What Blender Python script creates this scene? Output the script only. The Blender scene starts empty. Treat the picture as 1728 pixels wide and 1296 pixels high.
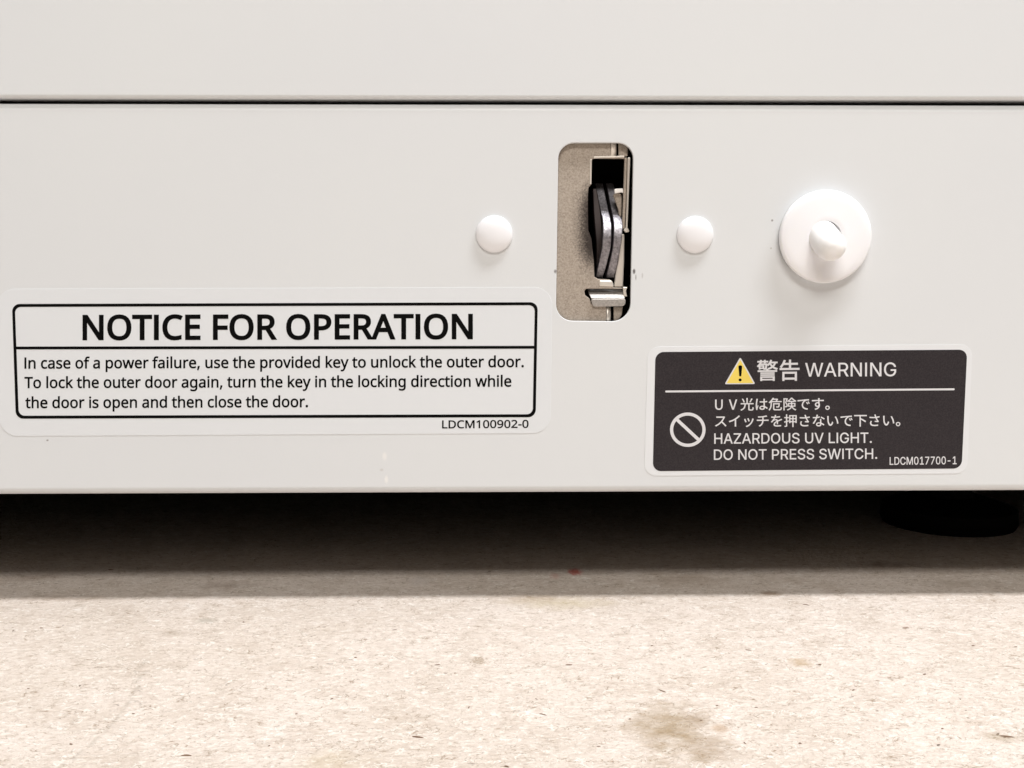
import bpy, bmesh, math, random
from mathutils import Vector, Matrix, noise
from mathutils.geometry import tessellate_polygon, delaunay_2d_cdt

random.seed(7)
sc = bpy.context.scene
C = sc.collection
R = math.radians
MM = 0.001

# ------------------------------------------------------------------ camera
FPX = 1700.0                         # focal length in pixels of a 1728 px wide picture
cam_d = bpy.data.cameras.new('camera')
cam_d.sensor_width = 36.0
cam_d.lens = FPX / 1728.0 * 36.0
cam_d.clip_start = 0.01
cam_d.clip_end = 50.0
cam = bpy.data.objects.new('camera', cam_d)
C.objects.link(cam)
DIST = 283.0 * MM                    # camera to the face of the cabinet
FLOOR_DROP = 89.0 * MM               # camera height above the floor
cam.matrix_world = (Matrix.Translation((0, -DIST, FLOOR_DROP))
                    @ Matrix.Rotation(R(-0.80), 4, 'Z')
                    @ Matrix.Rotation(R(90 - 5.15), 4, 'X')
                    @ Matrix.Rotation(R(-0.03), 4, 'Z'))
sc.camera = cam

# ------------------------------------------------------------------ light
w = bpy.data.worlds.new('World')
sc.world = w
w.use_nodes = True
bg = w.node_tree.nodes['Background']
bg.inputs[0].default_value = (1.0, 0.90, 0.80, 1)
bg.inputs[1].default_value = 0.022


def area(name, loc, aim, sx, sy, power, col):
    d = bpy.data.lights.new(name, 'AREA')
    d.shape = 'RECTANGLE'
    d.size, d.size_y = sx, sy
    d.energy = power
    d.color = col
    o = bpy.data.objects.new(name, d)
    o.location = loc
    d_ = Vector(aim) - Vector(loc)              # long side stays parallel to the cabinet
    o.rotation_euler = (math.atan2(d_.y, -d_.z), 0, 0)
    C.objects.link(o)


area('ceiling_lamp_near', (0.75, -0.41, 2.05), (0, 0, 0.05), 1.2, 0.25, 60, (0.985, 0.985, 1.0))
area('ceiling_lamp_far', (0.02, -1.60, 1.70), (0, 0, 0.05), 1.10, 0.34, 28.5, (1.0, 0.96, 0.91))
area('distant_fill', (0.4, -4.6, 2.0), (0, 0, 0.05), 2.6, 1.5, 12, (1.0, 0.78, 0.62))  # added unseen fill, tinted warm to brown the shade under the cabinet
sc.view_settings.view_transform = 'Standard'
sc.view_settings.look = 'None'
sc.view_settings.gamma = 1.0
sc.view_settings.exposure = 0.0

# ------------------------------------------------------------------ finding places
MW = cam.matrix_world.copy()
ORG = MW.translation.copy()


def ray(px, py):
    return MW.to_3x3() @ Vector((px - 864.0, 648.0 - py, -FPX))


def P(px, py, d=0.0):
    """point on the upright plane d metres behind the cabinet face"""
    r = ray(px, py)
    return ORG + r * ((d - ORG.y) / r.y)


def F(px, py, z=0.0):
    """point on the floor"""
    r = ray(px, py)
    return ORG + r * ((z - ORG.z) / r.z)


# ------------------------------------------------------------------ materials
def mat(name, col, rough=0.5, metal=0.0, spec=0.5):
    m = bpy.data.materials.new(name)
    m.use_nodes = True
    b = m.node_tree.nodes['Principled BSDF']
    b.inputs['Base Color'].default_value = (*col, 1)
    b.inputs['Roughness'].default_value = rough
    b.inputs['Metallic'].default_value = metal
    b.inputs['Specular IOR Level'].default_value = spec
    return m


class N:
    """small helper for shader graphs"""
    def __init__(s, m):
        s.t = m.node_tree
        s.b = s.t.nodes['Principled BSDF']
        tc = s.t.nodes.new('ShaderNodeTexCoord')
        s.co = tc.outputs['Object']

    def link(s, a, b): s.t.links.new(a, b)

    def mapping(s, scale=(1, 1, 1), loc=(0, 0, 0), rot=(0, 0, 0), src=None):
        n = s.t.nodes.new('ShaderNodeMapping')
        s.link(src or s.co, n.inputs['Vector'])
        n.inputs['Scale'].default_value = scale
        n.inputs['Location'].default_value = loc
        n.inputs['Rotation'].default_value = rot
        return n.outputs[0]

    def noise(s, scale, detail=3, rough=0.5, vec=None, dist=0.0):
        n = s.t.nodes.new('ShaderNodeTexNoise')
        s.link(vec or s.co, n.inputs['Vector'])
        n.inputs['Scale'].default_value = scale
        n.inputs['Detail'].default_value = detail
        n.inputs['Roughness'].default_value = rough
        n.inputs['Distortion'].default_value = dist
        return n.outputs['Fac']

    def ramp(s, v, stops):
        n = s.t.nodes.new('ShaderNodeValToRGB')
        s.link(v, n.inputs[0])
        e = n.color_ramp.elements
        while len(e) < len(stops): e.new(0.5)
        for el, (p, c) in zip(e, stops):
            el.position = p
            el.color = (*c, 1) if hasattr(c, '__len__') else (c, c, c, 1)
        return n.outputs[0]

    def math(s, op, a, b=0.0, c=None, clamp=False):
        n = s.t.nodes.new('ShaderNodeMath')
        n.operation = op
        n.use_clamp = clamp
        for i, v in enumerate((a, b, c)):
            if v is None: continue
            if hasattr(v, 'is_linked'): s.link(v, n.inputs[i])
            else: n.inputs[i].default_value = v
        return n.outputs[0]

    def mix(s, f, a, b, mode='MIX'):
        n = s.t.nodes.new('ShaderNodeMix')
        n.data_type = 'RGBA'
        n.blend_type = mode
        for i, v in ((0, f), (6, a), (7, b)):
            if hasattr(v, 'is_linked'): s.link(v, n.inputs[i])
            elif i == 0: n.inputs[0].default_value = v
            else: n.inputs[i].default_value = (*v, 1)
        return n.outputs[2]

    def blot(s, centre, radii, rot=0.0, axes='xz', rag=0.6, grain=1500, soft=0.5):
        """0..1 mask of a ragged oval mark at a fixed place on the surface"""
        g = s.t.nodes.new('ShaderNodeVectorMath')
        g.operation = 'SUBTRACT'
        s.link(s.co, g.inputs[0])
        g.inputs[1].default_value = centre
        rx, ry = radii
        if axes == 'xz':
            v = s.mapping((1 / rx, 0, 1 / ry), rot=(0, rot, 0), src=g.outputs[0])
        else:
            v = s.mapping((1 / rx, 1 / ry, 0), rot=(0, 0, rot), src=g.outputs[0])
        ln = s.t.nodes.new('ShaderNodeVectorMath')
        ln.operation = 'LENGTH'
        s.link(v, ln.inputs[0])
        n = s.noise(grain, 3, 0.6)
        d = s.math('MULTIPLY_ADD', n, rag * 2, -rag)
        r = s.math('ADD', ln.outputs['Value'], d)
        return s.math('DIVIDE', s.math('SUBTRACT', 1.0, r), soft, clamp=True)

    def bump(s, h, strength, dist):
        n = s.t.nodes.new('ShaderNodeBump')
        s.link(h, n.inputs['Height'])
        n.inputs['Strength'].default_value = strength
        n.inputs['Distance'].default_value = dist
        s.link(n.outputs[0], s.b.inputs['Normal'])

    def color(s, c): s.link(c, s.b.inputs['Base Color'])


# powder coated steel of the lower panel, with its few scuffs
PAINT = (0.688, 0.708, 0.725)
m_paint = mat('painted_steel', PAINT, 0.42, 0, 0.4)
g = N(m_paint)
c = g.ramp(g.noise(9, 2), [(0.32, (0.678, 0.699, 0.718)), (0.68, (0.695, 0.717, 0.728))])
g.bump(g.noise(1400, 2, 0.5), 0.05, 0.0002)
g.color(c)
m_panel = mat('painted_steel_scuffed', PAINT, 0.42, 0, 0.4)
g = N(m_panel)
c = g.ramp(g.noise(9, 2), [(0.32, (0.678, 0.699, 0.718)), (0.68, (0.695, 0.717, 0.728))])
for (px, py, rx, ry, rot, col, st) in [
        (1070, 458, 3, 5.5, 25, (0.10, 0.09, 0.09), .95), (1073, 468, 1.6, 6, -15, (0.22, 0.21, 0.21), .7),
        (1084, 465, 2, 6, -30, (0.4, 0.38, 0.38), .5), (937, 458, 3, 4, 0, (0.12, 0.10, 0.09), .75),
        (1303, 372, 2.4, 2.4, 0, (0.14, 0.12, 0.11), .75), (1301, 419, 2, 2, 0, (0.35, 0.33, 0.3), .6),
        (80, 743, 2.6, 2.0, 0, (0.18, 0.15, 0.14), .7),
        (649, 770, 5, 9, 0, (0.80, 0.80, 0.79), .7), (652, 809, 4, 8, 0, (0.82, 0.82, 0.81), .8),
        (644, 793, 4, 3, 0, (0.5, 0.49, 0.47), .5)]:
    k = g.blot(P(px, py), (rx / 6 * MM, ry / 6 * MM), R(rot), 'xz', 0.5, 3500, 0.6)
    c = g.mix(g.math('MULTIPLY', k, st), c, col)
g.color(c)
g.bump(g.noise(1400, 2, 0.5), 0.05, 0.0002)

m_dark = mat('shade_black_inside', (0.006, 0.005, 0.005), 0.9, 0, 0.05)  # near-black colour stands in for shade inside and under the cabinet
m_rubber = mat('black_rubber', (0.006, 0.006, 0.006), 0.8, 0, 0.05)
m_cap = mat('white_plastic', (0.83, 0.835, 0.86), 0.30, 0, 0.5)
m_disc = mat('soft_white_plastic', (0.87, 0.875, 0.90), 0.45, 0, 0.4)
m_disc.node_tree.nodes['Principled BSDF'].inputs['Subsurface Weight'].default_value = 0.5
m_disc.node_tree.nodes['Principled BSDF'].inputs['Subsurface Radius'].default_value = (.003, .003, .0027)
m_film = mat('label_film', (0.705, 0.732, 0.757), 0.36, 0, 0.4)
m_film2 = mat('white_label_film', (0.725, 0.748, 0.77), 0.36, 0, 0.45)
m_ink = mat('black_ink', (0.004, 0.004, 0.004), 0.6, 0, 0.03)
m_gray = mat('charcoal_ink', (0.040, 0.034, 0.034), 0.42, 0, 0.2)
g = N(m_gray)
k = g.noise(2600, 2, 0.6)
c = g.ramp(k, [(0.35, (0.021, 0.018, 0.021)), (0.68, (0.038, 0.032, 0.035))])
g.color(c)
m_white = mat('white_ink', (0.68, 0.68, 0.70), 0.45, 0, 0.3)
m_yellow = mat('yellow_ink', (0.84, 0.65, 0.13), 0.45, 0, 0.3)

# matt zinc plated sheet, speckled
m_zinc = mat('speckled_zinc_sheet', (0.42, 0.37, 0.31), 0.55, 0.35, 0.5)
g = N(m_zinc)
s1 = g.noise(2300, 4, 0.7)
s2 = g.noise(500, 3, 0.6)
c = g.ramp(s1, [(0.30, (0.20, 0.168, 0.135)), (0.5, (0.40, 0.345, 0.29)), (0.72, (0.53, 0.465, 0.40))])
c = g.mix(g.math('MULTIPLY', s2, 0.5), c, (0.43, 0.375, 0.315))
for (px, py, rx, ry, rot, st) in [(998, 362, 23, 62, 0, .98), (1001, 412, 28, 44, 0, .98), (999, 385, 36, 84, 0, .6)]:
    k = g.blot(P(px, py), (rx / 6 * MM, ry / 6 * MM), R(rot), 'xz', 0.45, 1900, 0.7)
    c = g.mix(g.math('MULTIPLY', k, st), c, (0.035, 0.026, 0.022))       # black grease and painted soft shade beside the catch
g.color(c)
g.bump(s1, 0.25, 0.0002)
m_tongue = mat('grey_steel', (0.46, 0.43, 0.40), 0.4, 0.6, 0.5)
g = N(m_tongue)
s2_ = g.noise(1600, 3, 0.6)
g.color(g.ramp(s2_, [(0.3, (0.34, 0.32, 0.30)), (0.7, (0.55, 0.52, 0.49))]))
m_shine = mat('pale_spring_steel', (0.92, 0.90, 0.87), 0.5, 0.1, 0.5)
m_bright = mat('cut_and_highlit_steel', (0.80, 0.75, 0.68), 0.35, 0.5, 0.5)  # bright steel; on bends and window edge its paleness paints the highlight
m_steel = mat('worn_dark_steel', (0.42, 0.41, 0.43), 0.30, 1.0)
g = N(m_steel)
s1 = g.noise(1500, 4, 0.7)
c = g.ramp(s1, [(0.3, (0.12, 0.11, 0.12)), (0.55, (0.30, 0.29, 0.31)), (0.75, (0.46, 0.45, 0.48))])
g.color(c)
rr = g.ramp(g.noise(900, 3, 0.6), [(0.3, 0.32), (0.7, 0.55)])
g.link(rr, g.b.inputs['Roughness'])
g.bump(s1, 0.35, 0.0002)
m_steel2 = mat('brown_steel', (0.035, 0.026, 0.025), 0.5, 0.6)

# floor: pale pressed fibre sheet
m_floor = mat('pale_fibre_floor', (0.5, 0.45, 0.4), 0.75, 0, 0.25)
g = N(m_floor)
warp = g.mapping((1, 1.5, 1))
warp2 = g.mapping((1, 1.4, 1), rot=(0, 0, R(24)))
warp3 = g.mapping((1, 1.4, 1), rot=(0, 0, R(-27)))
n_big = g.noise(14, 3, 0.55)
n_mid = g.noise(75, 4, 0.6)
n_f1 = g.noise(520, 5, 0.68, warp, 0.6)
n_f2 = g.noise(760, 3, 0.6, warp2, 1.2)
n_f3 = g.noise(600, 3, 0.6, warp3, 1.5)
c = g.ramp(n_big, [(0.34, (0.63, 0.55, 0.478)), (0.60, (0.70, 0.62, 0.555))])
c = g.mix(g.ramp(n_mid, [(0.34, 0.45), (0.54, 0.0)]), c, (0.52, 0.435, 0.36))
c = g.mix(g.ramp(n_f1, [(0.36, 0.6), (0.49, 0.0)]), c, (0.50, 0.415, 0.345))
c = g.mix(g.ramp(n_f1, [(0.54, 0.0), (0.66, 0.75)]), c, (0.79, 0.73, 0.66))
c = g.mix(g.ramp(n_f2, [(0.62, 0.0), (0.69, 0.7)]), c, (0.82, 0.77, 0.71))
c = g.mix(g.ramp(n_f2, [(0.30, 0.75), (0.36, 0.0)]), c, (0.34, 0.27, 0.21))
c = g.mix(g.ramp(n_f3, [(0.28, 0.6), (0.34, 0.0)]), c, (0.36, 0.29, 0.23))
c = g.mix(g.ramp(g.noise(330, 2, 0.5, warp3, 1.0), [(0.215, 0.9), (0.25, 0.0)]), c, (0.12, 0.085, 0.06))

# hair-thin curled fibres, dark and pale
for sc_, sd, lo, col, st, wd in [(210, 3.1, .52, (0.26, 0.18, 0.11), .75, .022), (260, 7.7, .54, (0.33, 0.26, 0.19), .8, .025), (240, 13.3, .50, (0.86, 0.82, 0.77), .8, .028), (330, 23.0, .60, (0.12, 0.08, 0.05), .55, .02)]:
    v = g.mapping((1, 1.5, 1), loc=(sd, sd * .7, 0))
    ln = g.math('ABSOLUTE', g.math('SUBTRACT', g.noise(sc_, 2, 0.5, v, 1.2), 0.5))
    k1 = g.ramp(ln, [(0.0, 1.0), (wd, 0.0)])
    k2 = g.ramp(g.noise(sc_ * .8, 2, 0.5, g.mapping((1, 1.3, 1), loc=(-sd, sd, 0))), [(lo, 0.0), (lo + .06, 1.0)])
    c = g.mix(g.math('MULTIPLY', g.math('MULTIPLY', k1, k2), st), c, col)


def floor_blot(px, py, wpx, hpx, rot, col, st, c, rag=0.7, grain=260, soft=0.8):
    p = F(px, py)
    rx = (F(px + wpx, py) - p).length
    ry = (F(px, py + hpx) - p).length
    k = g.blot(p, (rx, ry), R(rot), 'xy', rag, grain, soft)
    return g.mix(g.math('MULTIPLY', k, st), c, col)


for a in [(1135, 1232, 90, 66, 10, (0.30, 0.21, 0.11), .8, .9, 150, 1.0),
          (1205, 1262, 60, 26, 0, (0.28, 0.19, 0.11), .5, .9, 200, 1.0),
          (1180, 1215, 26, 16, 0, (0.26, 0.17, 0.09), .5, .8, 400, .8),
          (1351, 1118, 22, 9, 0, (0.45, 0.32, 0.19), .65, .6, 500, .6),
          (1215, 1229, 19, 9, 0, (0.46, 0.32, 0.21), .6, .6, 500, .6),
          (807, 1115, 16, 8, 10, (0.28, 0.20, 0.12), .6, 1.3, 1300, .5),
          (1301, 1001, 22, 5, 0, (0.26, 0.17, 0.10), .6, .6, 600, .6),
          (970, 965, 15, 7, 0, (0.50, 0.09, 0.07), .8, .7, 900, .6),
          (936, 972, 10, 7, 0, (0.48, 0.20, 0.15), .4, .7, 900, .6),
          (708, 980, 26, 12, 0, (0.62, 0.56, 0.52), .5, .8, 500, .8),
          (950, 1018, 110, 14, 0, (0.50, 0.42, 0.27), .6, .7, 200, 1.0),
          (1690, 1245, 45, 12, -8, (0.33, 0.25, 0.15), .5, .8, 300, .8),
          (350, 1047, 24, 6, 0, (0.36, 0.33, 0.27), .5, .8, 500, .8),
          (290, 1068, 26, 7, 15, (0.36, 0.29, 0.22), .5, .8, 500, .8),
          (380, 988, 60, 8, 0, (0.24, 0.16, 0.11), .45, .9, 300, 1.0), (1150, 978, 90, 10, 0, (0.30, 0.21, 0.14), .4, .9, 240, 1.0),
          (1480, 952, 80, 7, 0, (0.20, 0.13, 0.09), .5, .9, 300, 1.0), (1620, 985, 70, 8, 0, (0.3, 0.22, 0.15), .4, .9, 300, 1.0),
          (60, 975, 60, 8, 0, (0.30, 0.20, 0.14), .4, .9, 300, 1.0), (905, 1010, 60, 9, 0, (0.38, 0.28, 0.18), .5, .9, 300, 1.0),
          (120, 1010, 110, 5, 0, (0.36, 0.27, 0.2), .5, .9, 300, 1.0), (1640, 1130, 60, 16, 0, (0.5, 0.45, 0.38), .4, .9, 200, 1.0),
          (560, 1285, 90, 30, 0, (0.46, 0.36, 0.21), .35, .9, 200, 1.0)]:
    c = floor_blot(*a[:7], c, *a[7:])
# a faint crease running towards the viewer
for i in range(9):
    t = i / 8
    px = 240 - 20 * t - 118 * t * t
    py = 1122 + 172 * t
    c = floor_blot(px, py, 7, 15, -24 - 20 * t, (0.36, 0.31, 0.25), .38, c, .5, 500, .9)
g.color(c)
h = g.math('ADD', g.math('MULTIPLY', n_f1, 1.0), g.math('MULTIPLY', n_f2, 0.7))
h = g.math('ADD', h, g.math('MULTIPLY', n_f3, 0.6))
g.bump(h, 0.8, 0.0007)


# ------------------------------------------------------------------ mesh helpers
def link(name, me, m, parent=None):
    o = bpy.data.objects.new(name, me)
    if m: me.materials.append(m)
    C.objects.link(o)
    if parent: o.parent = parent
    return o


def obj(name, verts, faces, m, parent=None, smooth=False):
    me = bpy.data.meshes.new(name)
    me.from_pydata([tuple(v) for v in verts], [], faces)
    if smooth: me.polygons.foreach_set('use_smooth', [True] * len(me.polygons))
    me.update()
    return link(name, me, m, parent)


def rrect(corners, r, n=7):
    """rounded quadrilateral through four pixel corners (tl, tr, br, bl)"""
    out = []
    k = len(corners)
    rs = r if hasattr(r, '__len__') else [r] * k
    for i in range(k):
        p = Vector(corners[i]).to_2d()
        a = (Vector(corners[i - 1]).to_2d() - p).normalized()
        b = (Vector(corners[(i + 1) % k]).to_2d() - p).normalized()
        if rs[i] <= 0:
            out.append(tuple(p)); continue
        p0, p1 = p + a * rs[i], p + b * rs[i]
        for j in range(n + 1):
            t = j / n
            w0, w1, w2 = (1 - t) ** 2, 2 * t * (1 - t), t * t
            kk = 0.7071                                  # rational arc
            q = (p0 * w0 + p * w1 * kk + p1 * w2) / (w0 + w1 * kk + w2)
            out.append(tuple(q))
    return out


def sheet(name, outline, holes, front, back, m, parent=None, bevel=0.0, seg=2):
    """plate cut to a pixel outline, front face at depth front, back face at depth back (metres behind the face)"""
    loops = [outline] + list(holes)
    bm = bmesh.new()
    fv, bv = [], []
    for lp in loops:
        fv.append([bm.verts.new(P(x, y, 0) + Vector((0, front, 0))) for x, y in lp])
        bv.append([bm.verts.new(P(x, y, 0) + Vector((0, back, 0))) for x, y in lp])
    if holes:
        tri = tessellate_polygon([[Vector((x, y, 0)) for x, y in lp] for lp in loops])
        ff = [v for l in fv for v in l]
        bb = [v for l in bv for v in l]
        for a, b, c_ in tri:
            try:
                bm.faces.new((ff[a], ff[b], ff[c_]))
                bm.faces.new((bb[a], bb[c_], bb[b]))
            except ValueError:
                pass
    else:
        bm.faces.new(fv[0])
        bm.faces.new(bv[0][::-1])
    for f_, b_ in zip(fv, bv):
        n = len(f_)
        for i in range(n):
            bm.faces.new((f_[i], f_[(i + 1) % n], b_[(i + 1) % n], b_[i]))
    bmesh.ops.recalc_face_normals(bm, faces=bm.faces[:])
    bmesh.ops.dissolve_limit(bm, angle_limit=0.001, verts=bm.verts[:], edges=bm.edges[:])
    me = bpy.data.meshes.new(name)
    bm.to_mesh(me)
    bm.free()
    o = link(name, me, m, parent)
    if bevel:
        md = o.modifiers.new('edge', 'BEVEL')
        md.width = bevel
        md.segments = seg
        md.limit_method = 'ANGLE'
        md.angle_limit = R(40)
        md.use_clamp_overlap = True
    return o


def lathe(name, centre, prof, m, parent, n=64, axis=Vector((0, -1, 0)), smooth=True):
    """turned shape: prof = [(radius, height along axis)]"""
    q = Vector((0, 0, 1)).rotation_difference(axis)
    vs, fs = [], []
    for r, h_ in prof:
        for i in range(n):
            a = 2 * math.pi * i / n
            vs.append(centre + q @ Vector((r * math.cos(a), r * math.sin(a), h_)))
    for j in range(len(prof) - 1):
        for i in range(n):
            a, b = j * n + i, j * n + (i + 1) % n
            fs.append((a, b, b + n, a + n))
    fs.append(tuple(range((len(prof) - 1) * n, len(prof) * n)))
    fs.append(tuple(range(n))[::-1])
    o = obj(name, vs, fs, m, parent, smooth)
    md = o.modifiers.new('n', 'EDGE_SPLIT'); md.split_angle = R(50)
    return o


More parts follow.
